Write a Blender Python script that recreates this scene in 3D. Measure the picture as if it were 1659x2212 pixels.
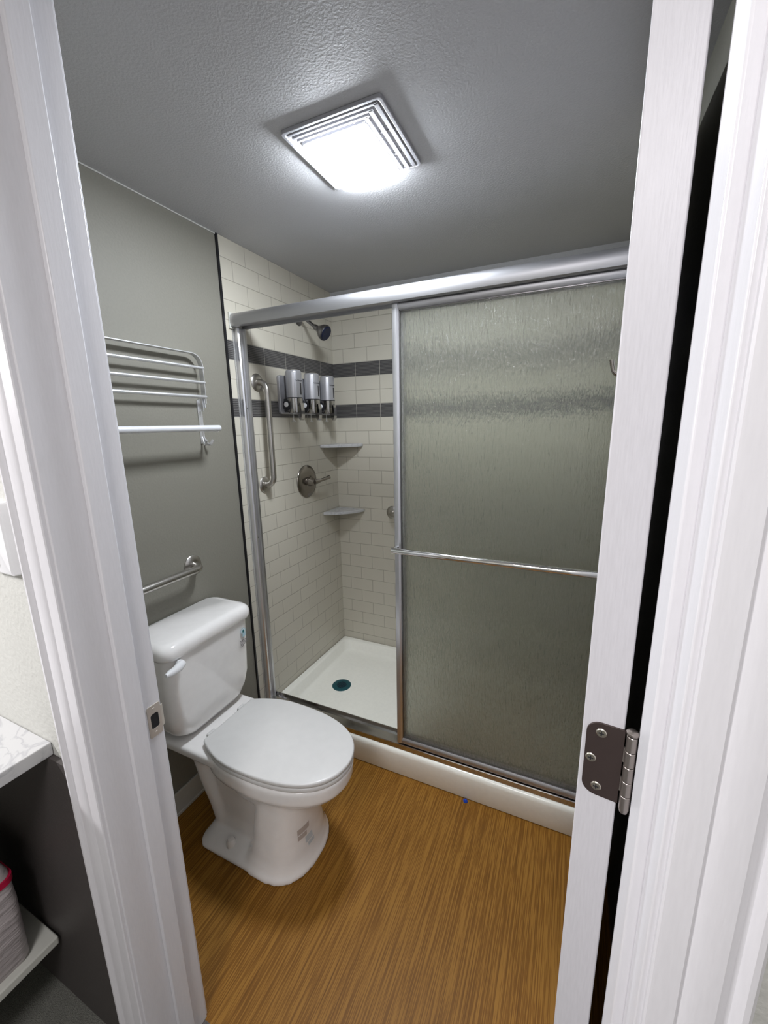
import bpy, bmesh, math, random
from mathutils import Vector, Matrix
random.seed(7)
S = bpy.context.scene
C = S.collection
PI = math.pi
for o in list(bpy.data.objects): bpy.data.objects.remove(o)

# ------------------------------------------------------------------ camera
cam_d = bpy.data.cameras.new('camera'); cam = bpy.data.objects.new('camera', cam_d); C.objects.link(cam)
F_PX = 878.0
cam_d.sensor_fit = 'VERTICAL'; cam_d.sensor_height = 36.0; cam_d.lens = F_PX*36/2212
cam_d.clip_start = 0.02
R_ = Vector((0.90908669, 0.41621121, -0.01815553)); U_ = Vector((-0.0711278, 0.19800164, 0.97761761)); W_ = Vector((-0.41049023, 0.88744779, -0.20960484))
cam.matrix_world = Matrix(((R_.x, U_.x, -W_.x, 1.3562), (R_.y, U_.y, -W_.y, -1.4132), (R_.z, U_.z, -W_.z, 1.5356), (0, 0, 0, 1)))
S.camera = cam
# ------------------------------------------------------------------ world, light, exposure
S.view_settings.view_transform = 'Standard'; S.view_settings.look = 'None'
S.view_settings.gamma = 1.0; S.view_settings.use_curve_mapping = False
S.view_settings.exposure = 0.0
w = bpy.data.worlds.new('world'); S.world = w; w.use_nodes = True
w.node_tree.nodes['Background'].inputs[0].default_value = (.5, .55, .6, 1)
w.node_tree.nodes['Background'].inputs[1].default_value = 0.02
LENS_STRENGTH = 150.0
def area(name, loc, target, sx, sy, power, color):
    d = bpy.data.lights.new(name, 'AREA'); d.shape = 'RECTANGLE'; d.size = sx; d.size_y = sy
    d.energy = power; d.color = color
    o = bpy.data.objects.new(name, d); C.objects.link(o); o.location = loc
    o.rotation_euler = (Vector(target)-Vector(loc)).to_track_quat('-Z', 'Y').to_euler()
    return o
area('vanity_lamp', (-.55, -1.75, 1.98), (.9, -1.10, .9), .42, .08, 31, (1.0, .98, 1.0))
area('hall_fill', (1.2, -2.3, 2.40), (1.2, -2.2, 0), .5, .5, 26, (1.0, .97, 1.0))  # unseen fill light, added to lift the ambient level on the doorway side

# ------------------------------------------------------------------ materials
def nm(name):
    m = bpy.data.materials.new(name); m.use_nodes = True
    return m, m.node_tree, m.node_tree.nodes['Principled BSDF']
def N(nt, t, **k):
    n = nt.nodes.new(t)
    for a, b in k.items(): setattr(n, a, b)
    return n
def coords(nt, scale=(1, 1, 1), swap=None):
    tc = N(nt, 'ShaderNodeTexCoord'); out = tc.outputs['Object']
    if swap:
        s = N(nt, 'ShaderNodeSeparateXYZ'); c = N(nt, 'ShaderNodeCombineXYZ')
        nt.links.new(out, s.inputs[0])
        for i, a in enumerate(swap):
            if a is not None: nt.links.new(s.outputs[a], c.inputs[i])
        out = c.outputs[0]
    mp = N(nt, 'ShaderNodeMapping'); mp.inputs['Scale'].default_value = scale
    nt.links.new(out, mp.inputs[0])
    return mp
def bump(nt, p, src, dist, strength=1.0):
    b = N(nt, 'ShaderNodeBump'); b.inputs['Distance'].default_value = dist; b.inputs['Strength'].default_value = strength
    nt.links.new(src, b.inputs['Height']); nt.links.new(b.outputs[0], p.inputs['Normal']); return b
def plain(name, col, rough=.5, metal=0, nscale=None, ndist=.0005, var=0.0, coat=0, stretch=(1, 1, 1), spec=.5):
    m, nt, p = nm(name)
    p.inputs['Base Color'].default_value = (*col, 1); p.inputs['Roughness'].default_value = rough
    p.inputs['Metallic'].default_value = metal; p.inputs['Coat Weight'].default_value = coat
    p.inputs['Specular IOR Level'].default_value = spec
    p.inputs['Coat Roughness'].default_value = .08
    mp = coords(nt, stretch)
    nz = N(nt, 'ShaderNodeTexNoise'); nz.inputs['Scale'].default_value = nscale or 30; nz.inputs['Detail'].default_value = 3
    nt.links.new(mp.outputs[0], nz.inputs['Vector'])
    if nscale: bump(nt, p, nz.outputs['Fac'], ndist)
    r = N(nt, 'ShaderNodeValToRGB')
    v = max(var, .015)
    r.color_ramp.elements[0].color = (*[c*(1-v) for c in col], 1); r.color_ramp.elements[1].color = (*[min(1, c*(1+v)) for c in col], 1)
    r.color_ramp.elements[0].position = .35; r.color_ramp.elements[1].position = .65
    nt.links.new(nz.outputs['Fac'], r.inputs[0]); nt.links.new(r.outputs[0], p.inputs['Base Color'])
    return m
M = {}
M['ceiling'] = plain('ceiling_paint', (.47, .47, .478), .55, nscale=170, ndist=.0012, var=.02)
M['wall_paint'] = plain('wall_paint', (.200, .191, .158), .6, nscale=130, ndist=.0009, var=.02)
M['hall_paint'] = plain('hall_paint', (.52, .52, .485), .6, nscale=110, ndist=.0014, var=.02)
M['trim_paint'] = plain('trim_paint', (.69, .68, .70), .32, nscale=300, ndist=.00015, var=.015, stretch=(1, 1, .12))
M['door_paint'] = plain('door_paint', (.58, .57, .59), .4, nscale=420, ndist=.00025, var=.03, stretch=(1, 1, .07))
M['black'] = plain('black_rubber', (.006, .006, .008), .35)
M['porcelain'] = plain('porcelain', (.83, .805, .78), .13, coat=.6)
M['seat_plastic'] = plain('seat_plastic', (.64, .63, .61), .28)
M['white_plastic'] = plain('white_plastic', (.75, .75, .76), .25)
M['acrylic'] = plain('shower_acrylic', (.86, .85, .77), .18, nscale=60, ndist=.0001)
M['cove'] = plain('cove_base_grey', (.28, .28, .26), .6, nscale=200, ndist=.0003)
M['cove_w'] = plain('cove_base_light', (.5, .49, .45), .5)
M['carpet'] = plain('carpet', (.12, .11, .10), .9, nscale=400, ndist=.004, var=.2)
M['satin_steel'] = plain('satin_steel', (.48, .46, .43), .28, 1.0, nscale=400, ndist=.00003, var=.05)
M['brushed_nickel'] = plain('brushed_nickel', (.30, .275, .245), .22, 1.0)
M['dark_nickel'] = plain('dark_nickel', (.20, .195, .20), .3, 1.0)
M['chrome'] = plain('chrome', (.75, .74, .72), .06, 1.0)
M['aluminium'] = plain('bright_aluminium', (.48, .48, .495), .42, 1.0, nscale=60, ndist=.00004, stretch=(.05, 1, 4))
M['alu_sat'] = plain('satin_aluminium', (.68, .68, .70), .33, 1.0)
M['rack'] = plain('rack_aluminium', (.72, .72, .73), .38, .75)
M['rack_white'] = plain('rack_light_bar', (.70, .71, .74), .35, .25)
M['silver_plastic'] = plain('silver_plastic', (.42, .42, .44), .32, .5)
M['sill_metal'] = plain('polished_sill', (.60, .59, .58), .12, 1.0)
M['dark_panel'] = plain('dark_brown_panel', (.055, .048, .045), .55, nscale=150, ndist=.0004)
M['base_carpet'] = plain('grey_green_carpet', (.15, .15, .13), .9, nscale=500, ndist=.003, var=.25)
M['dark_chrome'] = plain('dark_chrome', (.42, .41, .40), .12, 1.0)
M['print_faint'] = plain('print_faint_blue', (.50, .54, .56), .6)
M['print_tan'] = plain('print_tan', (.46, .40, .36), .6)
M['dark_plastic'] = plain('dark_plastic', (.015, .015, .018), .3)
M['navy'] = plain('navy_rubber', (.004, .008, .03), .35)
M['teal'] = plain('teal_drain', (.012, .085, .10), .35, .3)
M['teal_dark'] = plain('drain_hole_dark', (.002, .008, .02), .5)
M['blue'] = plain('blue_plastic', (.01, .06, .45), .35)
M['hinge'] = plain('hinge_brown_nickel', (.075, .055, .05), .38, .55)
M['barrel'] = plain('hinge_barrel', (.42, .38, .35), .3, .9)
M['screw'] = plain('screw_bright', (.75, .72, .62), .25, 1.0)
M['strike'] = plain('strike_plate_metal', (.60, .55, .49), .36, .55)
M['mark_grey'] = plain('print_grey', (.20, .19, .19), .6)
M['mark_blue'] = plain('print_blue', (.38, .55, .62), .6)
M['mark_green'] = plain('print_green', (.01, .13, .15), .6)
M['mark_pale'] = plain('print_pale', (.68, .74, .76), .5)
M['carton'] = plain('white_wrap', (.50, .45, .45), .35, nscale=18, ndist=.006, var=.1, stretch=(1, 1, 4))
M['red'] = plain('red_tape', (.55, .01, .06), .3)
M['laminate'] = plain('laminate_white', (.55, .55, .50), .4)
M['dark_void'] = plain('unlit_interior', (.01, .01, .012), .7)
M['copper'] = plain('peach_plastic', (.75, .52, .36), .5)
M['grille'] = plain('grille_plastic', (.34, .34, .36), .4)

def tile(name, stack, a, col=(.53, .50, .42), grout=(.36, .335, .275)):
    m, nt, p = nm(name)
    mp = coords(nt, (1, 1, 1), swap=(a, 2, None))
    T = .0793
    mp.inputs['Location'].default_value = (-(.196 if a == 1 else .157)+.159*20+.0008, -(1.581) + T*100, 0)
    br = N(nt, 'ShaderNodeTexBrick'); br.offset = 0 if stack else .5; br.offset_frequency = 2
    br.inputs['Scale'].default_value = 1; br.inputs['Mortar Size'].default_value = .0019
    br.inputs['Mortar Smooth'].default_value = .35
    br.inputs['Brick Width'].default_value = .159; br.inputs['Row Height'].default_value = T
    br.inputs['Color1'].default_value = (*col, 1); br.inputs['Color2'].default_value = (*[c*.97 for c in col], 1)
    br.inputs['Mortar'].default_value = (*grout, 1)
    nt.links.new(mp.outputs[0], br.inputs['Vector']); nt.links.new(br.outputs['Color'], p.inputs['Base Color'])
    p.inputs['Roughness'].default_value = .3
    inv = N(nt, 'ShaderNodeMath', operation='SUBTRACT'); inv.inputs[0].default_value = 1
    nt.links.new(br.outputs['Fac'], inv.inputs[1])
    bump(nt, p, inv.outputs[0], .0007)
    return m
for nme, ax in (('y', 1), ('x', 0)):
    M['tile_'+nme] = tile('cream_subway_tile_'+nme, False, ax)
    M['stack_'+nme] = tile('cream_stacked_tile_'+nme, True, ax)
    # dark rippled accent tile
    m, nt, p = nm('dark_rippled_tile_'+nme)
    mp = coords(nt, (1, 1, 1), swap=(ax, 2, None))
    mp.inputs['Location'].default_value = (-(.196 if ax == 1 else .157)+.159*20, -(1.581)+.0793*100, 0)
    br = N(nt, 'ShaderNodeTexBrick'); br.offset = 0
    br.inputs['Scale'].default_value = 1; br.inputs['Mortar Size'].default_value = .0012
    br.inputs['Brick Width'].default_value = .159; br.inputs['Row Height'].default_value = .0793
    mp2 = coords(nt, (1, 1, 1), swap=(2, ax, None))
    wv = N(nt, 'ShaderNodeTexWave'); wv.wave_type = 'BANDS'; wv.bands_direction = 'X'
    wv.inputs['Scale'].default_value = 42; wv.inputs['Distortion'].default_value = 2.2
    wv.inputs['Detail'].default_value = 1.5; wv.inputs['Detail Scale'].default_value = .35
    rp = N(nt, 'ShaderNodeValToRGB')
    rp.color_ramp.elements[0].color = (.045, .043, .043, 1); rp.color_ramp.elements[1].color = (.12, .115, .11, 1)
    rp.color_ramp.elements[0].position = .25; rp.color_ramp.elements[1].position = .95
    nt.links.new(mp.outputs[0], br.inputs['Vector']); nt.links.new(mp2.outputs[0], wv.inputs['Vector'])
    nt.links.new(wv.outputs['Fac'], rp.inputs[0])
    nt.links.new(rp.outputs[0], br.inputs['Color1']); nt.links.new(rp.outputs[0], br.inputs['Color2'])
    br.inputs['Mortar'].default_value = (.42, .40, .35, 1)
    nt.links.new(br.outputs['Color'], p.inputs['Base Color']); p.inputs['Roughness'].default_value = .38
    bump(nt, p, wv.outputs['Fac'], .0006)
    M['dark_'+nme] = m
def wood():
    m, nt, p = nm('wood_strand_vinyl')
    mp = coords(nt, (240, 2.6, 1)); mp.inputs['Rotation'].default_value = (0, 0, math.radians(2))
    a = N(nt, 'ShaderNodeTexNoise'); a.inputs['Scale'].default_value = 1; a.inputs['Detail'].default_value = 4; a.inputs['Roughness'].default_value = .6
    nt.links.new(mp.outputs[0], a.inputs['Vector'])
    mp2 = coords(nt, (420, 9, 1))
    b = N(nt, 'ShaderNodeTexNoise'); b.inputs['Scale'].default_value = 1; b.inputs['Detail'].default_value = 3
    nt.links.new(mp2.outputs[0], b.inputs['Vector'])
    mp3 = coords(nt, (22, 1.2, 1))
    c = N(nt, 'ShaderNodeTexNoise'); c.inputs['Scale'].default_value = 1; c.inputs['Detail'].default_value = 2
    nt.links.new(mp3.outputs[0], c.inputs['Vector'])
    ad = N(nt, 'ShaderNodeMath', operation='MULTIPLY_ADD'); ad.inputs[1].default_value = .75
    nt.links.new(b.outputs['Fac'], ad.inputs[0]); nt.links.new(a.outputs['Fac'], ad.inputs[2])
    ad2 = N(nt, 'ShaderNodeMath', operation='MULTIPLY_ADD'); ad2.inputs[1].default_value = .14
    nt.links.new(c.outputs['Fac'], ad2.inputs[0]); nt.links.new(ad.outputs[0], ad2.inputs[2])
    r = N(nt, 'ShaderNodeValToRGB'); e = r.color_ramp.elements
    e[0].position = .56; e[0].color = (.10, .039, .0036, 1)
    e[1].position = 1.32; e[1].color = (.29, .138, .021, 1)
    x = e.new(.93); x.color = (.188, .079, .0085, 1)
    nt.links.new(ad2.outputs[0], r.inputs[0]); nt.links.new(r.outputs[0], p.inputs['Base Color'])
    p.inputs['Roughness'].default_value = .48; p.inputs['Specular IOR Level'].default_value = .25
    bump(nt, p, b.outputs['Fac'], .00012)
    return m
M['wood'] = wood()
def marble():
    m, nt, p = nm('white_marble')
    mp = coords(nt, (1, 1, 1))
    n = N(nt, 'ShaderNodeTexNoise'); n.inputs['Scale'].default_value = 9; n.inputs['Detail'].default_value = 6; n.inputs['Distortion'].default_value = 2.0
    nt.links.new(mp.outputs[0], n.inputs['Vector'])
    r = N(nt, 'ShaderNodeValToRGB'); e = r.color_ramp.elements
    e[0].position = .46; e[0].color = (.50, .50, .50, 1); e[1].position = .54; e[1].color = (.50, .50, .50, 1)
    x = e.new(.5); x.color = (.40, .40, .41, 1)
    nt.links.new(n.outputs['Fac'], r.inputs[0]); nt.links.new(r.outputs[0], p.inputs['Base Color'])
    p.inputs['Roughness'].default_value = .25
    return m
M['marble'] = marble()
def glass():
    m, nt, p = nm('rain_glass')
    p.inputs['Base Color'].default_value = (.83, .84, .80, 1); p.inputs['Roughness'].default_value = .06; p.inputs['Specular IOR Level'].default_value = .4
    p.inputs['Transmission Weight'].default_value = .96; p.inputs['IOR'].default_value = 1.45
    mp = coords(nt, (170, 170, 32))
    n = N(nt, 'ShaderNodeTexNoise'); n.inputs['Scale'].default_value = 1; n.inputs['Detail'].default_value = 3; n.inputs['Distortion'].default_value = .8
    nt.links.new(mp.outputs[0], n.inputs['Vector'])
    bump(nt, p, n.outputs['Fac'], .0045, .8)
    tr = N(nt, 'ShaderNodeBsdfTransparent'); tr.inputs[0].default_value = (.93, .94, .90, 1)
    mx = N(nt, 'ShaderNodeMixShader'); mx.inputs[0].default_value = .26
    nt.links.new(p.outputs[0], mx.inputs[1]); nt.links.new(tr.outputs[0], mx.inputs[2])
    nt.links.new(mx.outputs[0], nt.nodes['Material Output'].inputs['Surface'])
    return m
M['glass'] = glass()
def clear():
    m, nt, p = nm('clear_plastic')
    p.inputs['Base Color'].default_value = (.9, .9, .88, 1); p.inputs['Roughness'].default_value = .1
    p.inputs['Transmission Weight'].default_value = .8
    return m
M['clear'] = clear()
def emis(name, col, s):
    m, nt, p = nm(name)
    p.inputs['Base Color'].default_value = (.8, .8, .8, 1)
    p.inputs['Emission Color'].default_value = (*col, 1); p.inputs['Emission Strength'].default_value = s
    return m
M['lens'] = emis('lit_diffuser', (.87, .925, 1.0), LENS_STRENGTH)

# ------------------------------------------------------------------ mesh helpers
class MB:
    def __init__(s): s.b = bmesh.new()
    def _f(s, vs, mi=0):
        try:
            f = s.b.faces.new(vs); f.material_index = mi; return f
        except ValueError: return None
    def box(s, x0, x1, y0, y1, z0, z1, mi=0, T=None):
        v = [Vector((x, y, z)) for z in (z0, z1) for x, y in ((x0, y0), (x1, y0), (x1, y1), (x0, y1))]
        if T: v = [T @ q for q in v]
        v = [s.b.verts.new(q) for q in v]
        for q in ((3, 2, 1, 0), (4, 5, 6, 7), (0, 1, 5, 4), (1, 2, 6, 5), (2, 3, 7, 6), (3, 0, 4, 7)): s._f([v[i] for i in q], mi)
        return s
    def loft(s, rings, cap=True, mi=0, closed=True):
        R = [[s.b.verts.new(p) for p in r] for r in rings]
        n = len(R[0])
        for a, b in zip(R, R[1:]):
            for i in range(n if closed else n-1):
                s._f([a[i], a[(i+1) % n], b[(i+1) % n], b[i]], mi)
        if cap: s._f(list(reversed(R[0])), mi); s._f(R[-1], mi)
        return s
    def prism(s, poly, axis, a, b, mi=0):
        f = {'x': lambda u, v, t: Vector((t, u, v)), 'y': lambda u, v, t: Vector((u, t, v)), 'z': lambda u, v, t: Vector((u, v, t))}[axis]
        return s.loft([[f(u, v, t) for u, v in poly] for t in (a, b)], mi=mi)
    def tube(s, path, r, n=16, cap=True, flat=None, mi=0):
        path = [Vector(p) for p in path]; rings = []
        t0 = (path[1]-path[0]).normalized()
        up = Vector((0, 0, 1)) if abs(t0.z) < .9 else Vector((0, 1, 0))
        nrm = up.cross(t0).normalized()
        for i, p in enumerate(path):
            t = (path[min(i+1, len(path)-1)]-path[max(i-1, 0)]).normalized()
            nrm = (nrm - t*nrm.dot(t)).normalized(); bn = t.cross(nrm)
            rr = r[i] if isinstance(r, (list, tuple)) else r
            rings.append([p + (nrm*math.cos(2*PI*k/n)*rr*(flat or 1) + bn*math.sin(2*PI*k/n)*rr) for k in range(n)])
        return s.loft(rings, cap, mi)
    def lathe(s, prof, org=(0, 0, 0), axis=(0, 0, 1), n=32, mi=0):
        ax = Vector(axis).normalized(); o = Vector(org)
        u = ax.cross(Vector((0, 0, 1)) if abs(ax.z) < .9 else Vector((1, 0, 0))).normalized(); v = ax.cross(u)
        return s.loft([[o + ax*h + (u*math.cos(2*PI*k/n) + v*math.sin(2*PI*k/n))*max(r, 1e-5) for k in range(n)] for r, h in prof], True, mi)
    def build(s, name, mat, parent=None, smooth=35, bevel=0, seg=3, sub=0, weld=False):
        bmesh.ops.remove_doubles(s.b, verts=s.b.verts, dist=1e-6)
        bmesh.ops.recalc_face_normals(s.b, faces=s.b.faces)
        org = Vector(parent['_o']) if parent is not None and '_o' in parent else Vector((0, 0, 0))
        if org.length: bmesh.ops.translate(s.b, verts=s.b.verts, vec=-org)
        me = bpy.data.meshes.new(name); s.b.to_mesh(me); s.b.free()
        for m in (mat if isinstance(mat, (list, tuple)) else [mat]): me.materials.append(M[m] if isinstance(m, str) else m)
        o = bpy.data.objects.new(name, me); C.objects.link(o)
        if parent is not None:
            o.parent = parent; o['_o'] = tuple(org)
        if bevel:
            md = o.modifiers.new('bevel', 'BEVEL'); md.width = bevel; md.segments = seg; md.limit_method = 'ANGLE'; md.angle_limit = math.radians(32)
        if sub:
            md = o.modifiers.new('sub', 'SUBSURF'); md.levels = sub; md.render_levels = sub
        if smooth:
            for p in me.polygons: p.use_smooth = True
            if not sub: me.set_sharp_from_angle(angle=math.radians(smooth if not bevel else 60))
        return o
def root(name, loc, label, cat, group=None):
    o = bpy.data.objects.new(name, None); C.objects.link(o); o.location = loc
    o.empty_display_size = .05; o['_o'] = tuple(loc); o['label'] = label; o['category'] = cat
    if group: o['group'] = group
    return o
def tag(o, label, cat, group=None):
    o['label'] = label; o['category'] = cat
    if group: o['group'] = group
    return o
def struct(o, label=None):
    o['kind'] = 'structure'
    if label: o['label'] = label
    return o
def lab(o, label): o['label'] = label; return o
def fillet(pts, r, n=8):
    pts = [Vector(p) for p in pts]; out = [pts[0]]
    for a, b, c in zip(pts, pts[1:], pts[2:]):
        d1 = (a-b).normalized(); d2 = (c-b).normalized()
        ang = d1.angle(d2); t = min(r/math.tan(ang/2), (a-b).length*.95, (c-b).length*.95)
        rr = t*math.tan(ang/2)
        ctr = b + (d1+d2).normalized()*(rr/math.sin(ang/2))
        p0 = b+d1*t-ctr; p1 = b+d2*t-ctr; tot = p0.angle(p1)
        axis = p0.cross(p1).normalized()
        for k in range(n+1): out.append(ctr + Matrix.Rotation(tot*k/n, 3, axis) @ p0)
    return out+[pts[-1]]
def rrect(x0, x1, y0, y1, r, n=6):
    out = []
    for cx, cy, a0 in ((x1-r, y1-r, 0), (x0+r, y1-r, 90), (x0+r, y0+r, 180), (x1-r, y0+r, 270)):
        for k in range(n+1):
            a = math.radians(a0+90*k/n); out.append((cx+r*math.cos(a), cy+r*math.sin(a)))
    return out

# ================================================================== STRUCTURE
H = 2.294; YW0, YW1 = -1.052, -.915; XR = 1.56; YB = .813; YS = -.036
struct(MB().box(-.1, XR+.1, YW1-.005, YB+.1, -.08, 0).build('floor', 'wood', smooth=0))
struct(MB().box(-1.4, 2.7, -3.1, YW1-.005, -.08, 0).build('floor_hall', 'carpet', smooth=0))
struct(MB().box(-.1, XR+.1, YW1-.002, YB+.1, H, H+.1).build('ceiling', 'ceiling', smooth=0))
struct(MB().box(-1.4, 2.7, -3.1, YW0, 2.44, 2.54).build('ceiling_hall', 'hall_paint', smooth=0))
wl = struct(MB().box(-.1, 0, YW1, YB+.1, 0, H).build('wall_left', 'wall_paint', smooth=0))
def tiled(name, ax, lo, hi, p0, p1, par=None):
    mb = MB(); n = {'y': (0, 1, 2), 'x': (0, 1, 2)}
    segs = [(.09, 1.581, 0), (1.581, 1.660, 2), (1.660, 1.819, 1), (1.819, 1.898, 2), (1.898, H if ax == 'y' else 2.215, 0)] + ([] if ax == 'y' else [(2.215, H, 3)])
    for z0, z1, mi in segs:
        if ax == 'y': mb.box(p0, p1, lo, hi, z0, z1, mi)
        else: mb.box(lo, hi, p0, p1, z0, z1, mi)
    return mb.build(name, ['tile_'+ax, 'stack_'+ax, 'dark_'+ax, 'ceiling'], par, smooth=0)
tiled('tile_facing', 'y', YS+.004, YB, 0, .006, wl)
struct(MB().box(-.1, XR+.1, YB+.006, YB+.1, 0, H).build('wall_back', 'wall_paint', smooth=0))
tiled('tile_facing', 'x', .006, XR, YB, YB+.006, bpy.data.objects['wall_back'])
wr = struct(MB().box(XR+.006, XR+.1, YW1, YB+.1, 0, H).build('wall_right', 'wall_paint', smooth=0))
tiled('tile_facing', 'y', YS+.004, YB, XR, XR+.006, wr)
struct(MB().box(-.0001, .0085, YS-.005, YS+.004, 0, H).build('trim_1', 'black', smooth=0, bevel=.001), 'black edge strip between grey paint and shower tile')
struct(MB().box(0, .004, YW1, YS-.005, H-.004, H).build('trim_2', 'hall_paint', smooth=0), 'thin pale caulk line under the ceiling')
struct(MB().box(0, .009, YW1, YS-.005, 0, .1).box(0, .014, YW1, YS-.005, 0, .012).build('baseboard_left', 'cove_w', smooth=0, bevel=.002))
# wall with the doorway
XL, XD = .577, 1.452; HEAD = 2.20
wf = MB()
wf.box(-1.4, XL-.02, YW0, YW1, 0, 2.44); wf.box(XD+.02, 2.7, YW0, YW1, 0, 2.44); wf.box(XL-.02, XD+.02, YW0, YW1, HEAD+.02, 2.44)
struct(wf.build('wall_front', 'hall_paint', smooth=0))
struct(MB().box(-1.5, -1.4, -3.1, YW0, 0, 2.44).build('wall_hall_left', 'hall_paint', smooth=0))
struct(MB().box(2.7, 2.8, -3.1, YW0, 0, 2.44).build('wall_hall_right', 'hall_paint', smooth=0))
struct(MB().box(-1.4, 2.7, -3.2, -3.1, 0, 2.44).build('wall_hall_back', 'hall_paint', smooth=0))
# door frame : jambs, stops, casings
CAS = [(0, 0), (0, .0055), (.0015, .0075), (.006, .0085), (.018, .0098), (.0215, .0104), (.0235, .0090), (.0260, .0108), (.032, .0128), (.041, .0145),
       (.0475, .0150), (.0500, .0135), (.0535, .0120), (.0565, .0128), (.0590, .0165), (.0625, .0190), (.0665, .0192), (.0695, .0170), (.0705, .013), (.0705, 0)]
def frame(name, label, xj, sgn, ystop0, ystop1):
    # sgn +1: the jamb face looks to +x (left jamb)
    mb = MB()
    a, b = sorted((xj, xj-sgn*.02)); mb.box(a, b, YW0, YW1+.002, 0, HEAD+.02)
    jm = struct(mb.build(name, 'trim_paint', smooth=60, bevel=.0016), label)
    a, b = sorted((xj-sgn*.001, xj+sgn*.011))
    MB().box(a, b, ystop0, ystop1, 0, HEAD).build('door_stop', 'trim_paint', jm, smooth=60, bevel=.0022)
    prof = [(xj-sgn*(.005+u), YW0-t) for u, t in CAS]
    MB().prism(prof, 'z', 0, HEAD+.08).build('casing', 'trim_paint', jm, smooth=28)
    prof2 = [(xj-sgn*(.005+u), YW1+t) for u, t in CAS]
    MB().prism(prof2, 'z', 0, HEAD+.06).build('casing_inside', 'trim_paint', jm, smooth=28)
    return jm
jl = frame('trim_3', 'white painted door jamb with strike plate and moulded casing, left of the doorway', XL, 1, -.990, -.953)
jr = frame('trim_4', 'white painted door jamb and casing, right of the doorway behind the open door', XD, -1, -1.016, -.972)
struct(MB().box(XL-.02, XD+.02, YW0, YW1, HEAD, HEAD+.02).build('trim_5', 'trim_paint', smooth=0), 'white head jamb over the doorway')
# strike plate, set on the jamb face beside the bathroom edge
def plate_with_hole(y0, y1, z0, z1, hy0, hy1, hz0, hz1, x0, x1):
    out = rrect(y0, y1, z0, z1, .004, 5); inn = rrect(hy0, hy1, hz0, hz1, .0055, 5)
    m = MB()
    m.loft([[Vector((x, u, v)) for u, v in ring] for x, ring in ((x0, out), (x1, out), (x1, inn), (x0, inn))], cap=False)
    return m
st = plate_with_hole(-.944, -.9135, .884, .958, -.938, -.9195, .903, .938, XL-.0005, XL+.0016)
st.loft([[Vector((XL-.0005+dx, -.9137+dy, z)) for dx, dy in ((0, 0), (.002, 0), (-.0015, .0075), (-.0035, .0065))] for z in (.896, .946)])
so = st.build('strike_plate', 'strike', jl, smooth=30); lab(so, 'worn metal strike plate with latch hole')
MB().box(XL, XL+.0004, -.9385, -.919, .9025, .9385).build('latch_hole', 'dark_void', so, smooth=0)
for z in (.893, .949):
    MB().lathe([(0, 0), (.0028, 0), (.0024, .0006), (0, .0008)], (XL+.0016, -.929, z), (1, 0, 0), 16).build('screw', 'strike', so)

# ------------------------------------------------------------------ the door, swung into the bathroom
door = bpy.data.objects.new('door_1', None)
C.objects.link(door); door.location = (1.393, -.902, 0); door.rotation_euler = (0, 0, math.radians(-7)); struct(door, 'white painted door swung open into the bathroom, seen edge on')
door['_o'] = (0, 0, 0)
TH = .0455; LEN = .855
MB().box(0, TH, 0, LEN, .012, HEAD-.012).build('door_leaf', 'door_paint', door, smooth=60, bevel=.0018)
def hinge(zc, parent):
    z0, z1 = zc-.0525, zc+.0525
    h = MB()
    poly = []
    r = .016
    for cx, cz, a0 in ((.005+r, z0+r, 180), ):
        for k in range(9):
            a = math.radians(180+90*k/8); poly.append((.005+r+r*math.cos(a), z0+r+r*math.sin(a)))
    poly += [(.0465, z0), (.0465, z1)]
    for k in range(9):
        a = math.radians(90+90*k/8); poly.append((.005+r+r*math.cos(a), z1-r+r*math.sin(a)))
    h.prism(poly, 'y', -.0022, .0006)
    hl = h.build('hinge_leaf', 'hinge', parent, smooth=30, bevel=.0004)
    lab(hl, 'dark brown metal hinge leaf with rounded corners')
    # knuckles
    for k in range(5):
        a = z0+(z1-z0)*k/5; b = z0+(z1-z0)*(k+1)/5-.0008
        kb = MB().lathe([(0, 0), (.0053, 0), (.0058, .0006), (.0058, b-a-.0006), (.0053, b-a), (0, b-a)], (.0535, -.0065, a), (0, 0, 1), 20).build('knuckle', 'barrel', hl)
    MB().lathe([(0, 0), (.0045, 0), (.0068, .002), (.0068, .0045), (.004, .007), (0, .0075)], (.0535, -.0065, z1), (0, 0, 1), 20).build('pin_head', 'barrel', hl)
    MB().lathe([(0, -.006), (.0045, -.004), (.0052, 0), (0, 0)], (.0535, -.0065, z0), (0, 0, 1), 20).build('pin_tip', 'barrel', hl)
    for k in (1, 3):
        a = z0+(z1-z0)*k/5
        MB().box(.0465, .0505, -.0035, -.001, a, a+(z1-z0)/5-.001).build('leaf_wrap', 'barrel', hl, smooth=0)
    for sx, sz in ((.0215, .039), (.0125, 0), (.0215, -.039)):
        sc = MB().lathe([(0, 0), (.0062, 0), (.0062, .0004), (.0052, .0012), (0, .0014)], (sx, -.002, zc+sz), (0, -1, 0), 24).build('screw', 'screw', hl)
        MB().box(sx-.0032, sx+.0032, -.0037, -.0032, zc+sz-.0007, zc+sz+.0007).box(sx-.0007, sx+.0007, -.0037, -.0032, zc+sz-.0032, zc+sz+.0032).build('screw_slot', 'dark_void', sc, smooth=0)
hinge(1.117, door); hinge(.25, door); hinge(1.98, door)

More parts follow.
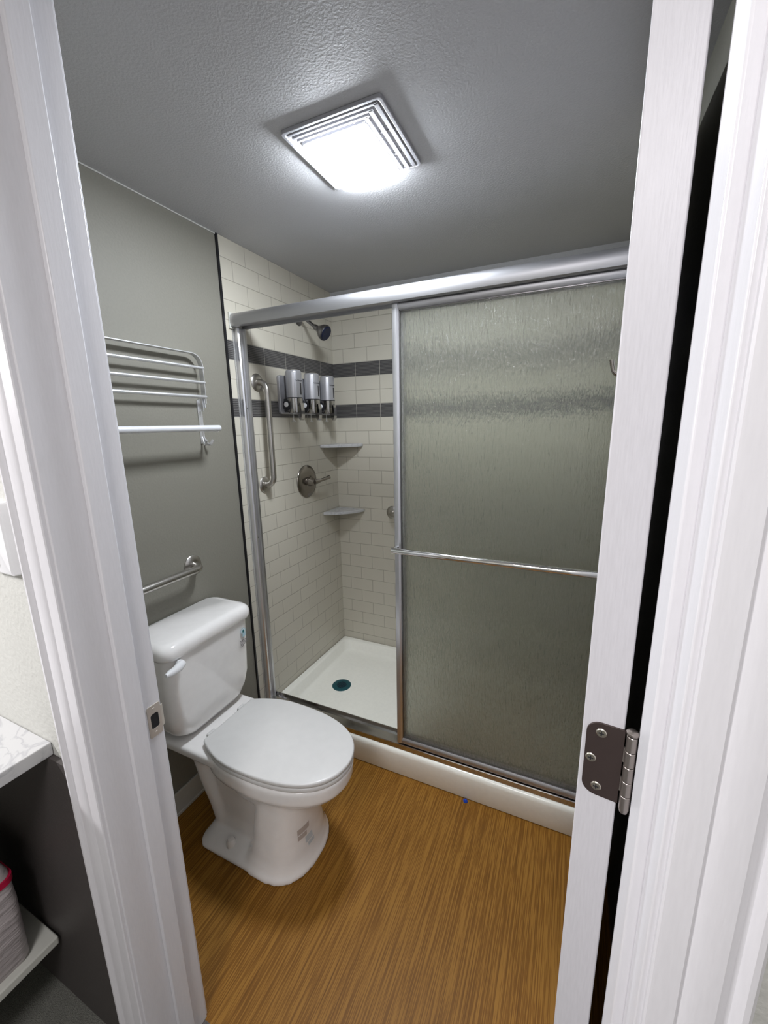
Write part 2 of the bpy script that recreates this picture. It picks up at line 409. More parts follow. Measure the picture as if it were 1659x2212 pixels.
# robe hook on the inner face of the door
hk = root('robe_hook', (1.393, -.902, 0), 'small dark two-prong robe hook sticking out from the white door edge', 'hook')
hk.rotation_euler = (0, 0, math.radians(-7)); hk['_o'] = (0, 0, 0)
MB().prism(rrect(.385, .415, 1.60, 1.66, .008), 'x', -.004, .0).build('back_plate', 'brushed_nickel', hk, bevel=.001)
for dy in (-.007, .009):
    MB().tube(fillet([(-.003, .4+dy*.4, 1.625), (-.014, .4+dy, 1.617), (-.026, .4+dy*1.6, 1.624), (-.0305, .4+dy*2, 1.646)], .012), .0033, 12).build('prong', 'brushed_nickel', hk)

# ================================================================== TOILET
TY = -.442
T = root('toilet', (.40, TY, 0), 'white two-piece toilet with closed lid, standing on the wood-look floor beside the shower', 'toilet')
def egg(xb, xf, hw, z, n=56, bw=.62, pw=2.2, flatb=0.0):
    """outline: rounded front at xf, narrower back at xb"""
    out = []; xc = xb+(xf-xb)*.46
    for k in range(n):
        a = 2*PI*k/n; c, s_ = math.cos(a), math.sin(a)
        if c >= 0: x = xc+(xf-xc)*abs(c)**(2/pw); y = hw*abs(s_)**(2/pw)
        else:
            x = xc-(xc-xb)*abs(c)**(2/4.5); y = hw*abs(s_)**(2/4.5)*(1-(1-bw)*min(1, (xc-x)/(xc-xb))**1.6)
        out.append(Vector((x, TY+math.copysign(y, s_), z)))
    return out
def lidout(off, z, n=40):
    half = [(.245, 0), (.245, .070), (.2455, .110), (.251, .121), (.270, .131), (.305, .146), (.35, .160), (.405, .1675), (.47, .168), (.54, .164), (.61, .152), (.67, .131), (.715, .101), (.745, .062), (.758, .022), (.760, 0)]
    P2 = [(half[0][0], -half[1][1])]+half+[(half[-1][0], -half[-2][1])]
    out = []
    for i in range(1, len(P2)-2):
        p0, p1, p2, p3 = [Vector(q) for q in P2[i-1:i+3]]
        for k in range(4):
            t = k/4
            out.append(.5*((2*p1)+(p2-p0)*t+(2*p0-5*p1+4*p2-p3)*t*t+(3*p1-p0-3*p2+p3)*t**3))
    out.append(Vector(half[-1]))
    pts = out + [Vector((p.x, -p.y)) for p in reversed(out[1:-1])]
    c = .50; res = []
    for p in pts:
        sx = (p.x-c)/.258; sy = p.y/.168
        res.append(Vector((p.x+off*max(-1, min(1, sx)), TY+p.y+off*max(-1, min(1, sy)), z)))
    return res
body = MB()
# bowl
rings = []
for z, xb, xf, hw, bw in ((.425, .235, .756, .169, .85), (.415, .232, .760, .173, .85), (.372, .232, .757, .172, .85), (.355, .234, .745, .166, .85), (.335, .24, .722, .150, .8),
                          (.312, .25, .68, .128, .8), (.285, .27, .632, .112, .85), (.24, .30, .60, .100, .9)):
    rings.append(egg(xb, xf, hw, z, bw=bw))
body.loft(list(reversed(rings)))
# deck under the tank
body.loft([[Vector((x, TY+y, z)) for x, y in rrect(x0, x1, -h, h, .03)] for z, x0, x1, h in ((.30, .08, .32, .085), (.36, .04, .34, .12), (.395, .03, .34, .155), (.425, .03, .34, .16), (.432, .034, .335, .155))])
# front column
def sup(c, p): return math.copysign(abs(c)**(2/p), c)
body.loft([[Vector((xc+rx*sup(math.cos(2*PI*k/64), 2.25 if math.cos(2*PI*k/64) > 0 else 5), TY+ry*sup(math.sin(2*PI*k/64), 2.25 if math.cos(2*PI*k/64) > 0 else 5), z)) for k in range(64)] for z, xc, rx, ry in
           ((.0, .492, .134, .157), (.014, .492, .134, .157), (.030, .497, .120, .145), (.06, .502, .107, .134), (.12, .505, .097, .124), (.2, .508, .093, .114), (.26, .512, .090, .108), (.32, .515, .10, .108))])
# rear trapway block and its bulge
body.loft([[Vector((x, TY+y, z)) for x, y in rrect(x0, x1, -h, h, .04)] for z, x0, x1, h in ((.0, .18, .56, .10), (.10, .185, .56, .074), (.2, .19, .56, .068), (.28, .18, .56, .068), (.35, .13, .5, .08))])
body.loft([[Vector((x, TY+y, z)) for x, y in rrect(x0, x1, -h, h, .05)] for z, x0, x1, h in ((.0, .170, .49, .154), (.014, .170, .49, .154), (.028, .180, .48, .134), (.05, .19, .47, .100))])
for sy in (-1, 1):
    body.tube([(.47, TY+sy*.035, .25), (.34, TY+sy*.045, .335), (.20, TY+sy*.050, .345), (.145, TY+sy*.050, .30), (.165, TY+sy*.046, .22), (.205, TY+sy*.046, .13), (.23, TY+sy*.046, .04)], .042, 16)
bo = body.build('bowl', 'porcelain', T, smooth=0)
for m_ in bo.data.polygons: m_.use_smooth = True
md = bo.modifiers.new('remesh', 'REMESH'); md.mode = 'VOXEL'; md.voxel_size = .006; md.use_smooth_shade = True
md = bo.modifiers.new('smooth', 'SMOOTH'); md.iterations = 6; md.factor = .6
for sy in (-1, 1):
    MB().lathe([(.017, 0), (.0175, .006), (.0165, .020), (.011, .030), (0, .033)], (.315, TY+sy*.116, .026), (0, 0, 1), 24).build('bolt_cap', 'porcelain', T)
# seat and lid
def slab(off, z0, z1, r):
    return MB().loft([lidout(off-r, z0), lidout(off-.3*r, z0+.3*r), lidout(off, z0+r), lidout(off, z1-r), lidout(off-.3*r, z1-.3*r), lidout(off-r, z1)])
slab(.002, .4235, .4395, .004).build('seat', 'seat_plastic', T, smooth=50)
slab(.004, .4425, .459, .005).build('lid', 'seat_plastic', T, smooth=50)
for sy in (-1, 1):
    MB().box(.222, .258, TY+sy*.075-.018, TY+sy*.075+.018, .428, .452).build('seat_hinge', 'seat_plastic', T, smooth=60, bevel=.005)
# tank
tr = []
for z, xf, hw, r in ((.438, .130, .095, .05), (.442, .155, .122, .05), (.452, .172, .142, .05), (.470, .182, .158, .05), (.505, .190, .173, .045), (.56, .196, .183, .04), (.70, .200, .187, .038), (.80, .203, .189, .036)):
    tr.append([Vector((x+(.010*(1-(y/hw)**2) if x > .1 else 0), TY+y, z)) for x, y in rrect(.012, xf, -hw, hw, r, 8)])
tk = MB().loft(tr).build('tank', 'porcelain', T, smooth=50)
lr = []
for z, d, r in ((.785, -.002, .035), (.788, .004, .04), (.800, .008, .042), (.815, .008, .042), (.829, .003, .04), (.838, -.008, .035), (.841, -.022, .03)):
    x1, hw = .208+d, .196+d
    lr.append([Vector((x+(.008*(1-(y/hw)**2) if x > .1 else 0), TY+y, z)) for x, y in rrect(.010, x1, -hw, hw, r, 8)])
MB().loft(lr).build('tank_lid', 'porcelain', T, smooth=60)
lv = MB()
lv.lathe([(0, 0), (.014, 0), (.014, .012), (.011, .018), (0, .02)], (.208, TY-.150, .768), (1, 0, 0), 20)
lv.tube([(.224, TY-.148, .770), (.232, TY-.165, .771), (.236, TY-.188, .769), (.240, TY-.208, .772), (.243, TY-.224, .774)], [.0125, .0145, .0125, .011, .006], 14)
lv.build('flush_lever', 'white_plastic', T)
# printed marks on the tank, the deck and the pedestal
def disc_on_x(mb, x, y, z, r, mi=0, n=24, sq=1):
    vs = [mb.b.verts.new((x, y+r*math.cos(2*PI*k/n)*sq, z+r*math.sin(2*PI*k/n))) for k in range(n)]; mb._f(vs, mi)
def emblem(x, y, z, name):
    mb = MB()
    for i, (rr, mi) in enumerate(((.013, 0), (.0098, 1))): disc_on_x(mb, x+.0002*i, y, z, rr, mi)
    drop = []
    for k in range(20):
        a = 2*PI*k/20; drop.append((y+.0058*math.sin(a)*(1 if math.cos(a) < 0 else max(0, 1-math.cos(a))**.6), z-.001+.0078*math.cos(a)))
    mb._f([mb.b.verts.new((x+.0006, u, v)) for u, v in drop], 2)
    vs = [mb.b.verts.new((x+.0001, y+u, z+v)) for u, v in ((-.004, -.012), (.012, -.008), (.010, -.024), (-.006, -.026))]; mb._f(vs, 0)
    return mb
e = emblem(.2112, -.300, .742, 'x')
for k, (w0, w1) in enumerate(((-.020, .022), (-.020, .010), (-.018, .02), (-.018, .012), (-.018, -.002))):
    z = .703-k*.0058
    vs = [e.b.verts.new((.2112, -.302+a, z+b)) for a, b in ((w0, -.0017), (w1, -.0017), (w1, .0017), (w0, .0017))]; e._f(vs, 3)
lb = e.build('tank_print', ['mark_blue', 'mark_pale', 'mark_green', 'mark_grey'], T, smooth=0); lab(lb, 'pale blue round emblem with a green drop above small grey text')
# deck mark: small oval outline with a script squiggle
dm = MB()
dm.tube([(.232+.0048*math.cos(2*PI*k/28), -.437+.017*math.sin(2*PI*k/28), .4332) for k in range(29)], .0005, 5)
dpo = dm.build('deck_print', 'mark_grey', T, smooth=0); lab(dpo, 'small grey oval print behind the lid')
MB().tube([(.232+.0022*math.sin(k*1.3), -.450+.0015*k, .4332) for k in range(12)], .0005, 5).build('script_mark', 'mark_grey', dpo, smooth=0)
# prints on the front of the pedestal, wrapped on its curve
def wrap_patch(name, mats, polys, parent):
    m = MB()
    for a0, a1, z0, z1, mi in polys:
        n = 8
        for i in range(n):
            q = []
            for aa, zz in ((a0+(a1-a0)*i/n, z0), (a0+(a1-a0)*(i+1)/n, z0), (a0+(a1-a0)*(i+1)/n, z1), (a0+(a1-a0)*i/n, z1)):
                r_ = math.radians(aa); q.append(m.b.verts.new((.505+.104*math.cos(r_), TY+.130*math.sin(r_), zz)))
            m._f(q, mi)
    o = m.build(name, mats, parent, smooth=30)
    sw_ = o.modifiers.new('wrap', 'SHRINKWRAP'); sw_.target = bo; sw_.offset = .0007; sw_.wrap_mode = 'ABOVE_SURFACE'
    return o
PX = -8
lab(wrap_patch('pedestal_print', ['print_tan', 'mark_pale', 'print_faint', 'mark_grey'], [(PX-26, PX-2, .150, .172, 0), (PX-26, PX-8, .128, .146, 0), (PX-12, PX+4, .098, .122, 2), (PX-9, PX+1, .102, .117, 1), (PX-6, PX-2, .105, .113, 3), (PX-8, PX+6, .080, .094, 2)], T), 'faint tan text block above a pale blue emblem')

# ================================================================== SHOWER
# pan
def pan():
    mb = MB()
    ZR, ZC, ZB = .108, .127, .040
    def ring(x0, x1, y0, y1, r, zf):
        return [Vector((x, y, zf(x, y) if callable(zf) else zf)) for x, y in rrect(x0, x1, y0, y1, r, 8)]
    top = lambda x, y: ZR if y > .2 else ZC if y < .1 else ZR
    hgt = lambda x, y: ZC+(ZR-ZC)*min(1, max(0, (y-.085)/.04))
    R = [ring(.007, XR-.001, .004, YB-.001, .002, 0), ring(.007, XR-.001, .000, YB-.001, .002, .004), ring(.007, XR-.001, -.004, YB-.001, .002, lambda x, y: hgt(x, y)-.022),
         ring(.007, XR-.001, -.0025, YB-.001, .003, lambda x, y: hgt(x, y)-.010), ring(.009, XR-.003, .003, YB-.003, .004, lambda x, y: hgt(x, y)-.003), ring(.012, XR-.006, .011, YB-.005, .006, hgt),
         ring(.036, XR-.03, .088, YB-.030, .045, hgt), ring(.041, XR-.035, .093, YB-.035, .045, lambda x, y: hgt(x, y)-.004), ring(.052, XR-.046, .103, YB-.047, .045, .058),
         ring(.062, XR-.056, .112, YB-.058, .045, .049), ring(.085, XR-.075, .13, YB-.08, .04, .0455)]
    mb.loft(R)
    return mb
P_ = root('shower_pan', (.78, .4, 0), 'white acrylic shower pan with raised curb along the wooden floor', 'shower pan')
pan().build('pan', 'acrylic', P_, smooth=50)
dr = MB().lathe([(0, 0), (.055, 0), (.055, .002), (.050, .0042), (.034, .0042), (0, .0035)], (.223, .40, .0452), (0, 0, 1), 40).build('drain_cover', 'teal', P_, smooth=40)
lab(dr, 'round teal drain strainer with square holes')
g = MB()
for i in range(-3, 4):
    for j in range(-3, 4):
        if i*i+j*j <= 11: g.box(.223+i*.0085-.003, .223+i*.0085+.003, .40+j*.0085-.003, .40+j*.0085+.003, .0488, .0502)
go = g.build('strainer_holes', 'teal_dark', dr, smooth=0)
# fixed frame
FR = root('shower_door_frame', (.78, .03, .127), 'silver metal shower door surround: fat top header, sill track and wall channels', 'shower frame')
hp = [(.064, 1.953), (.064, 2.000), (.050, 2.004), (.020, 2.006), (.000, 2.004), (-.008, 1.998), (-.0125, 1.985), (-.0125, 1.968), (-.0085, 1.955), (.000, 1.951), (.004, 1.951), (.004, 1.962), (.056, 1.962), (.056, 1.951), (.064, 1.951)]
MB().prism(hp, 'x', .012, XR-.004).build('header', 'aluminium', FR, smooth=40)
MB().box(.0062, .012, -.014, .066, 1.944, 2.009).build('header_end_cap', 'laminate', FR, smooth=0, bevel=.001)
tp = [(.008, .1275), (.0085, .149), (.0105, .152), (.050, .154), (.067, .154), (.0685, .170), (.0725, .170), (.0735, .149), (.0745, .1275)]
MB().prism(tp, 'x', .010, XR-.004).build('sill_track', 'sill_metal', FR, smooth=30)
for x0, sg in ((.0062, 1), (XR-.0002, -1)):
    ch = MB()
    prof = [(x0, .012), (x0+sg*.006, .010), (x0+sg*.020, .012), (x0+sg*.024, .018), (x0+sg*.022, .026), (x0+sg*.012, .030), (x0+sg*.012, .046), (x0+sg*.022, .050), (x0+sg*.024, .058), (x0+sg*.020, .064), (x0, .064)]
    ch.prism(prof, 'z', .146, 1.951)
    co = ch.build('wall_channel', 'alu_sat', FR, smooth=30)
    for z in (.42, 1.02, 1.62):
        MB().lathe([(0, 0), (.004, 0), (.003, .002), (0, .0022)], (x0+sg*.012, .038, z), (sg, 0, 0), 12).build('bumper_screw', 'dark_nickel', co)
MB().box(.0062, .0085, .001, .0095, .129, 1.944).build('caulk_bead', 'clear', FR, smooth=0)
# sliding panels
def panel(name, label, x0, x1, yc, bar=True):
    g_ = root(name, ((x0+x1)/2, yc, .15), label, 'shower door', 'frosted sliding shower panels')
    z0, z1 = .157 if bar else .158, 1.955
    sw = .024
    MB().box(x0+sw*.6, x1-sw*.6, yc-.0025, yc+.0025, z0+.02, z1-.02).build('glass_pane', 'glass', g_, smooth=0)
    for a, s_ in ((x0, 1), (x1, -1)):
        pr = [(a, yc-.012), (a+s_*.010, yc-.0135), (a+s_*sw*.7, yc-.013), (a+s_*sw, yc-.008), (a+s_*sw, yc+.008), (a+s_*sw*.7, yc+.012), (a, yc+.012)]
        MB().prism(pr, 'z', z0, z1).build('stile', 'alu_sat', g_, smooth=30)
    for za, s_ in ((z1, -1), (z0, 1)):
        pr = [(yc-.010, za), (yc-.0115, za+s_*.008), (yc-.011, za+s_*.018), (yc-.0065, za+s_*.025), (yc+.0065, za+s_*.025), (yc+.010, za+s_*.018), (yc+.010, za)]
        MB().prism(pr, 'x', x0+sw*.9, x1-sw*.9).build('rail', 'aluminium', g_, smooth=30)
    # dark glazing gasket along the pane
    ga = MB()
    for a in (x0+sw, x1-sw-.004): ga.box(a, a+.004, yc-.0045, yc+.0045, z0+.024, z1-.024)
    for z in (z0+.024, z1-.028): ga.box(x0+sw, x1-sw, yc-.0045, yc+.0045, z, z+.004)
    ga.build('gasket', 'dark_nickel', g_, smooth=0)
    if bar:
        b = MB().tube([(x0+.002, yc-.048, 1.056), (x1-.002, yc-.048, 1.056)], .0118, 20).build('towel_bar', 'chrome', g_)
        for xx in (x0+.012, x1-.012):
            MB().box(xx-.006, xx+.006, yc-.05, yc-.012, 1.046, 1.066).build('bar_bracket', 'alu_sat', b, smooth=60, bevel=.002)
    return g_
panel('shower_door_panel', 'outer sliding shower panel of rippled obscure glass with the chrome towel bar', .742, 1.50, .024)
panel('shower_door_panel', 'inner sliding shower panel of obscure glass, behind the one with the towel bar', .745, XR-.03, .054, bar=False)

# shower head
SH = root('shower_sprayer', (.006, .483, 2.085), 'dark nickel shower head with navy face hanging from the tiled wall under the header', 'shower head')
MB().lathe([(.030, 0), (.030, .003), (.022, .010), (.012, .012), (0, .012)], (.006, .483, 2.080), (1, 0, 0), 28).build('flange', 'dark_nickel', SH)
MB().tube(fillet([(.010, .483, 2.080), (.050, .483, 2.080), (.105, .483, 2.036)], .04), .0085, 14).build('arm', 'dark_nickel', SH)
ax = Vector((.83, .03, -.50)).normalized(); o0 = Vector((.104, .483, 2.037))
MB().lathe([(.0125, 0), (.0135, .002), (.0135, .022), (.016, .028), (.020, .031), (.023, .036), (.034, .050), (.038, .060), (.040, .072), (.038, .078), (0, .078)], o0, ax, 36).build('spray_body', 'dark_nickel', SH, smooth=50)
sf = MB().lathe([(.0365, 0), (.0365, .003), (.033, .006), (0, .005)], o0+ax*.077, ax, 36).build('spray_face', 'navy', SH)
lab(sf, 'dark navy spray face')

# grab bars
def flange(mb, p, axis, r=.040): mb.lathe([(r, 0), (r, .003), (r*.9, .007), (r*.55, .011), (0, .012)], p, axis, 32)
def grab(name, label, pts, axis, r, mat='brushed_nickel', fr=.040, rad=.04):
    g_ = root(name, pts[0], label, 'grab bar')
    MB().tube(fillet(pts, rad, 10), r, 20).build('bar', mat, g_)
    for p in (pts[0], pts[-1]):
        m = MB(); flange(m, p, axis, fr); m.build('flange', mat, g_)
    return g_
grab('grab_bar', 'vertical brushed steel grab bar on the tiled shower wall left of the soap dispensers', [(.006, .130, 1.738), (.062, .130, 1.738), (.062, .130, 1.262), (.006, .130, 1.262)], (1, 0, 0), .0145, 'satin_steel')
grab('grab_bar', 'horizontal brushed steel grab bar on the painted wall above the toilet tank', [(0, -.325, .998), (.060, -.325, .998), (.060, -.86, .998), (0, -.86, .998)], (1, 0, 0), .0145, 'satin_steel')
grab('grab_bar', 'horizontal grab bar on the back shower wall, mostly hidden behind the obscure glass', [(.385, YB, 1.011), (.385, YB-.06, 1.011), (1.25, YB-.06, 1.011), (1.25, YB, 1.011)], (0, -1, 0), .0145, 'satin_steel')

# valve
VA = root('shower_valve', (.006, .475, 1.232), 'round brushed nickel shower valve plate with a short lever handle', 'shower valve')
MB().lathe([(.092, 0), (.092, .002), (.088, .006), (.06, .010), (.035, .012), (0, .012)], (.006, .475, 1.232), (1, 0, 0), 48).build('escutcheon', 'brushed_nickel', VA, smooth=50)
MB().lathe([(.026, 0), (.025, .02), (.020, .034), (.018, .05), (0, .052)], (.014, .475, 1.232), (1, 0, 0), 32).build('hub', 'brushed_nickel', VA)
MB().tube([(.060, .470, 1.232), (.066, .490, 1.233), (.072, .520, 1.235), (.078, .560, 1.240), (.082, .592, 1.245)], [.016, .015, .009, .0095, .0115], 18).build('handle', 'brushed_nickel', VA)

# corner shelves (quarter rounds of marble)
def corner_shelf(z, label):
    r = .188; pts = [(.006, YB)]
    for k in range(15):
        a = math.radians(90*k/14); d = r*(1-.10*math.sin(2*a)**1.5)
        pts.append((.006+d*math.sin(a), YB-d*math.cos(a)))
    m = MB(); m.prism([(p[0], p[1]) for p in pts], 'z', z-.018, z)
    return tag(m.build('corner_shelf', 'marble', None, smooth=40, bevel=.004), label, 'shelf', 'corner shelves in the shower')
corner_shelf(1.427, 'upper marble corner shelf in the shower, just below the soap dispensers')
corner_shelf(1.022, 'lower marble corner shelf in the shower, below the valve handle')

# soap dispenser: back plate with three canisters
SD = root('soap_dispenser', (.006, .48, 1.69), 'triple wall soap dispenser with three silver canisters on the tiled wall', 'soap dispenser')
MB().prism(rrect(.272, .735, 1.598, 1.785, .012), 'x', .006, .022).build('back_plate', 'silver_plastic', SD, bevel=.003)
for cy in (.330, .487, .640):
    cx = .066; R0 = .040
    can = MB()
    prof = []
    for k in range(44):
        a = 2*PI*k/44; prof.append((cx+R0*math.cos(a)*1.0, cy+R0*math.sin(a)))
    can.loft([[Vector((cx+(x-cx)*s_, cy+(y-cy)*s_, z)) for x, y in prof] for z, s_ in ((1.676, 1), (1.795, 1), (1.803, .97), (1.808, .85))])
    cn = can.build('canister', 'silver_plastic', SD, smooth=40)
    MB().lathe([(.034, 0), (.0345, .0015), (.030, .004), (.012, .005), (0, .005)], (cx, cy, 1.807), (0, 0, 1), 36).build('lid', 'chrome', cn)
    MB().box(cx+R0-.001, cx+R0+.0008, cy-.004, cy+.004, 1.690, 1.745).build('level_window', 'dark_plastic', cn, smooth=0)
    sq = MB(); sq.tube([(cx+R0*math.cos(a)+.0006, cy+R0*math.sin(a), 1.757+.0035*math.sin(i*1.7)) for i, a in enumerate([math.radians(-42+k*3.4) for k in range(20)])], .0008, 5)
    sq.build('script_logo', 'dark_plastic', cn, smooth=0)
    MB().lathe([(.0405, 0), (.0405, .004), (0, .004)], (cx, cy, 1.6735), (0, 0, 1), 40).build('dark_ring', 'dark_plastic', cn)
    # chrome lower housing with a push lever curving forward
    lo = MB(); rings = []
    for z, s_, dx in ((1.674, 1.0, 0), (1.640, .98, 0), (1.612, .94, .001), (1.604, .86, .002)):
        rings.append([Vector((cx+dx+(x-cx)*s_, cy+(y-cy)*s_, z)) for x, y in prof])
    lo.loft(rings)
    lev = [(cx+.020, 1.650), (cx+.044, 1.650), (cx+.0465, 1.615), (cx+.047, 1.590), (cx+.044, 1.572), (cx+.036, 1.566), (cx+.029, 1.573), (cx+.024, 1.598), (cx+.012, 1.604)]
    lo.prism([(x, z) for x, z in lev], 'y', cy-.014, cy+.014)
    lo.build('push_lever', 'dark_chrome', SD, smooth=40)
    MB().lathe([(.026, 0), (.026, .004), (.022, .006), (0, .006)], (.043, cy-.034, 1.640), (0, -1, 0), 32).build('side_housing', 'dark_plastic', SD)
    MB().lathe([(.0125, 0), (.0125, .003), (.010, .005), (0, .0055)], (.043, cy-.0398, 1.644), (0, -1, 0), 28).build('lock_button', 'white_plastic', SD)
    MB().box(.022, .05, cy-.034, cy+.034, 1.607, 1.672).build('valve_block', 'dark_plastic', SD, smooth=0, bevel=.004)
    nz = MB(); nz.tube([(.052, cy, 1.607), (.052, cy, 1.564)], .0035, 10)
    nz.tube([(.052, cy-.014, 1.562), (.052, cy+.014, 1.562)], .003, 10)
    nz.build('nozzle', 'clear', SD)

# ================================================================== TOWEL RACK
TR = root('towel_rack', (0, -.49, 1.62), 'silver fold-up towel rack with a lower bar on the grey wall above the toilet', 'towel rack')
Y0, Y1 = -.79, -.205
path = fillet([(.030, Y1, 1.63), (.030, Y1, 1.812), (.030, Y0, 1.812), (.030, Y0, 1.63)], .045, 10)
fb = MB(); rings = []
for i, p in enumerate(path):
    t = (path[min(i+1, len(path)-1)]-path[max(i-1, 0)]).normalized(); n_ = Vector((1, 0, 0)).cross(t)
    rings.append([p+Vector((a, 0, 0))+n_*b for a, b in ((-.011, -.0015), (.011, -.0015), (.011, .0015), (-.011, .0015))])
fb.loft(rings); fb.build('shelf_frame', 'rack', TR, smooth=30)
for z in (1.762, 1.708, 1.655):
    MB().tube([(.036, Y0-.002, z), (.036, Y1+.006, z)], .0058, 14).build('rod', 'rack', TR)
for y in (Y1-.003, Y0+.003):
    w_ = MB().box(.001, .004, y-.010, y+.010, 1.475, 1.645).build('wall_bracket', 'rack', TR, smooth=0)
    MB().box(.004, .026, y-.003, y-.0005, 1.60, 1.650).build('pivot_arm', 'rack', w_, smooth=0)
    MB().box(.004, .034, y+.0005, y+.003, 1.614, 1.650).build('pivot_tab', 'rack_white', w_, smooth=0)
    for zz in (1.624, 1.640): MB().lathe([(.003, 0), (.002, .0015), (0, .002)], (.026, y+.003, zz), (0, 1, 0), 12).build('rivet', 'dark_nickel', w_)
    MB().box(.004, .092, y-.0015, y+.0015, 1.522, 1.546).build('bar_arm', 'rack', w_, smooth=0)
    for s_ in (-1, 1):
        MB().tube(fillet([(.004, y+s_*.004, 1.502), (.010, y+s_*.006, 1.478), (.030, y+s_*.011, 1.468), (.040, y+s_*.016, 1.490)], .010), .0034, 10, flat=1.6).build('hook', 'rack', w_)
MB().tube([(.100, Y0-.03, 1.535), (.100, Y1-.005, 1.535)], .0112, 20).build('towel_bar', 'rack_white', TR)

# ================================================================== CEILING FAN LIGHT
FL = root('ceiling_fan_light', (.745, -.24, H), 'square white ceiling exhaust fan grille with a glowing light lens', 'ceiling light')
GX0, GX1, GY0, GY1 = .598, .892, -.385, -.094
LX0, LX1, LY0, LY1 = .632, .819, -.323, -.100
def slabrr(mb, x0, x1, y0, y1, r, zs):
    mb.loft([[Vector((x, y, z)) for x, y in rrect(x0+d, x1-d, y0+d, y1-d, r, 5)] for z, d in zs]); return mb
MB().box(GX0+.006, GX1-.006, GY0+.006, GY1-.006, H-.0035, H-.0008).build('inner_housing', 'white_plastic', FL, smooth=0)
gr = MB()
def ringf(mb, o, i, z0, z1):
    A = [Vector((x, y, z0)) for x, y in o]; B = [Vector((x, y, z1)) for x, y in o]; D = [Vector((x, y, z1)) for x, y in i]; E_ = [Vector((x, y, z0)) for x, y in i]
    mb.loft([A, B, D, E_, A], cap=False)
ringf(gr, rrect(GX0, GX1, GY0, GY1, .012, 5), rrect(GX0+.010, GX1-.010, GY0+.008, GY1-.005, .006, 5), H-.0005, H-.0095)
gr.build('grille_rim', 'grille', FL, smooth=40, bevel=.0015)
for i in range(4):      # louvre slats on the doorway side
    y = GY0+.0125+.0142*i
    MB().box(GX0+.014+.006*i, GX1-.016-.018*i, y, y+.0072, H-.0100, H-.0040).build('louvre_slat', 'grille', FL, smooth=0, bevel=.001)
for i in range(3):      # louvre slats on the right-hand side
    x = GX1-.0155-.0205*i
    MB().box(x-.0115, x, GY0+.014+.0145*i, GY1-.008, H-.0100, H-.0040).build('louvre_slat', 'grille', FL, smooth=0, bevel=.001)
for q in (.33, .66):
    x = GX0+(GX1-GX0)*q; MB().box(x-.0012, x+.0012, GY0+.008, LY0-.004, H-.0075, H-.0038).build('cross_rib', 'grille', FL, smooth=0)
    y = GY0+(GY1-GY0)*q+.02; MB().box(LX1+.006, GX1-.008, y-.0012, y+.0012, H-.0075, H-.0038).build('cross_rib', 'grille', FL, smooth=0)
slabrr(MB(), LX0-.007, LX1+.007, LY0-.006, LY1+.004, .014, ((H-.0036, 0), (H-.0105, 0), (H-.0125, .002))).build('lens_frame', 'grille', FL, smooth=40)
slabrr(MB(), LX0, LX1, LY0, LY1, .014, ((H-.0126, 0), (H-.0225, 0), (H-.0265, .005))).build('light_lens', 'lens', FL, smooth=50)

# ================================================================== LEFT OUTSIDE: OUTLET, VANITY, BOX
OU = root('wall_outlet', (.42, YW0, 1.34), 'white outlet cover plate on the wall left of the door casing', 'outlet')
MB().loft([[Vector((x, y, z)) for x, z in rrect(.372-d, .462+d, 1.285-d, 1.412+d, .004)] for y, d in ((YW0, 0.004), (YW0-.013, .003), (YW0-.016, -.001))]).build('cover_plate', 'white_plastic', OU, smooth=30)
for zc in (1.367, 1.330):
    so_ = MB().lathe([(.0155, 0), (.0155, .0022), (.0145, .003), (0, .003)], (.417, YW0-.0155, zc), (0, -1, 0), 28).build('socket', 'white_plastic', OU)
    for dx in (-.006, .006): MB().box(.417+dx-.001, .417+dx+.001, YW0-.0192, YW0-.0185, zc-.002, zc+.006).build('slot', 'dark_plastic', so_, smooth=0)
MB().lathe([(.0035, 0), (.003, .0012), (0, .0015)], (.417, YW0-.016, 1.3485), (0, -1, 0), 14).build('plate_screw', 'satin_steel', OU)
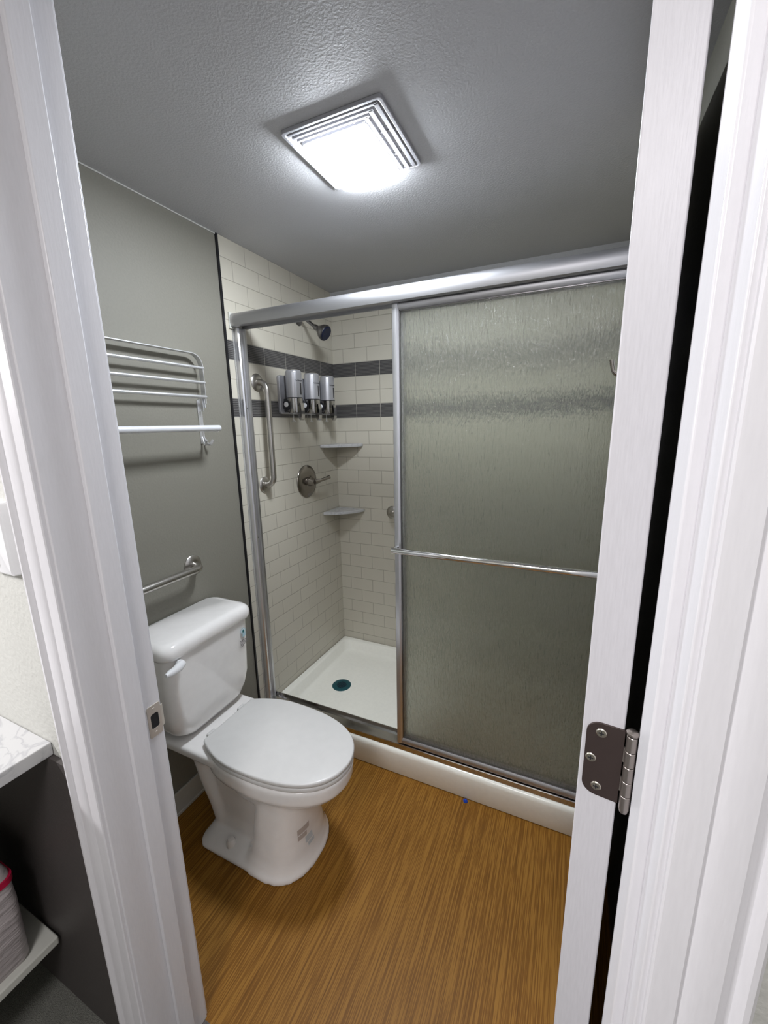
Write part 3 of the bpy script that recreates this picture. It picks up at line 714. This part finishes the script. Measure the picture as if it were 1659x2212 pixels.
MB().lathe([(.0035, 0), (.003, .0012), (0, .0015)], (.424, YW0-.016, 1.300), (0, -1, 0), 14).build('plate_screw', 'satin_steel', OU)

VN = root('vanity', (-.35, -1.33, 0), 'white marble topped open vanity with a lower shelf, left of the doorway', 'vanity')
MB().box(-1.20, .432, -1.62, YW0-.0005, .886, .915).build('countertop', 'marble', VN, smooth=60, bevel=.002)
MB().box(-1.20, .300, -1.55, YW0-.016, .308, .331).build('lower_shelf', 'laminate', VN, smooth=60, bevel=.004)
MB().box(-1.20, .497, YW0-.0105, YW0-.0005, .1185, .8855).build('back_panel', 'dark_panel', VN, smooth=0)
MB().box(-1.20, .485, -1.60, YW0-.0005, 0, .1175).build('carpeted_base', 'base_carpet', VN, smooth=0, bevel=.003)
for x in (-1.16, -.05):
    for y in (-1.52, -1.12):
        MB().box(x, x+.04, y, y+.04, .1175, .886).build('leg', 'laminate', VN, smooth=0, bevel=.002)
BX = root('wrapped_box', (.13, -1.27, .331), 'white wrapped box with a red tape stripe on the lower vanity shelf', 'box')
bw = [[Vector((x, y, z)) for x, y in rrect(.02+d, .284-d, -1.45+d, -1.112-d, .02, 5)] for z, d in ((.331, .004), (.34, 0), (.50, -.002), (.575, .001), (.60, .010), (.612, .030), (.616, .06))]
MB().loft(bw).build('carton', 'carton', BX, smooth=50)
MB().loft([[Vector((x, y, z)) for x, y in rrect(.02-.0035, .284+.0035, -1.45-.0035, -1.112+.0035, .021, 5)] for z in (.553, .568)]).build('tape', 'red', BX, smooth=50)

# small blue plastic bit on the floor against the curb
bb = MB(); rr = []
for k in range(7):
    a = 2*PI*k/7; rr.append((1.056+.0095*math.cos(a)*(1+.2*math.sin(3*a)), -.014+.008*math.sin(a)*(1+.2*math.cos(2*a))))
bb.loft([[Vector((x, y, 0.0)) for x, y in rr], [Vector((x, y, .006)) for x, y in rr], [Vector((1.056+(x-1.056)*.5, -.014+(y+.014)*.6, .012)) for x, y in rr]])
tag(bb.build('plastic_cap', 'blue', None, smooth=30), 'tiny blue plastic bit on the floor against the shower curb', 'plastic cap')

for o in bpy.data.objects:
    if '_o' in o: del o['_o']
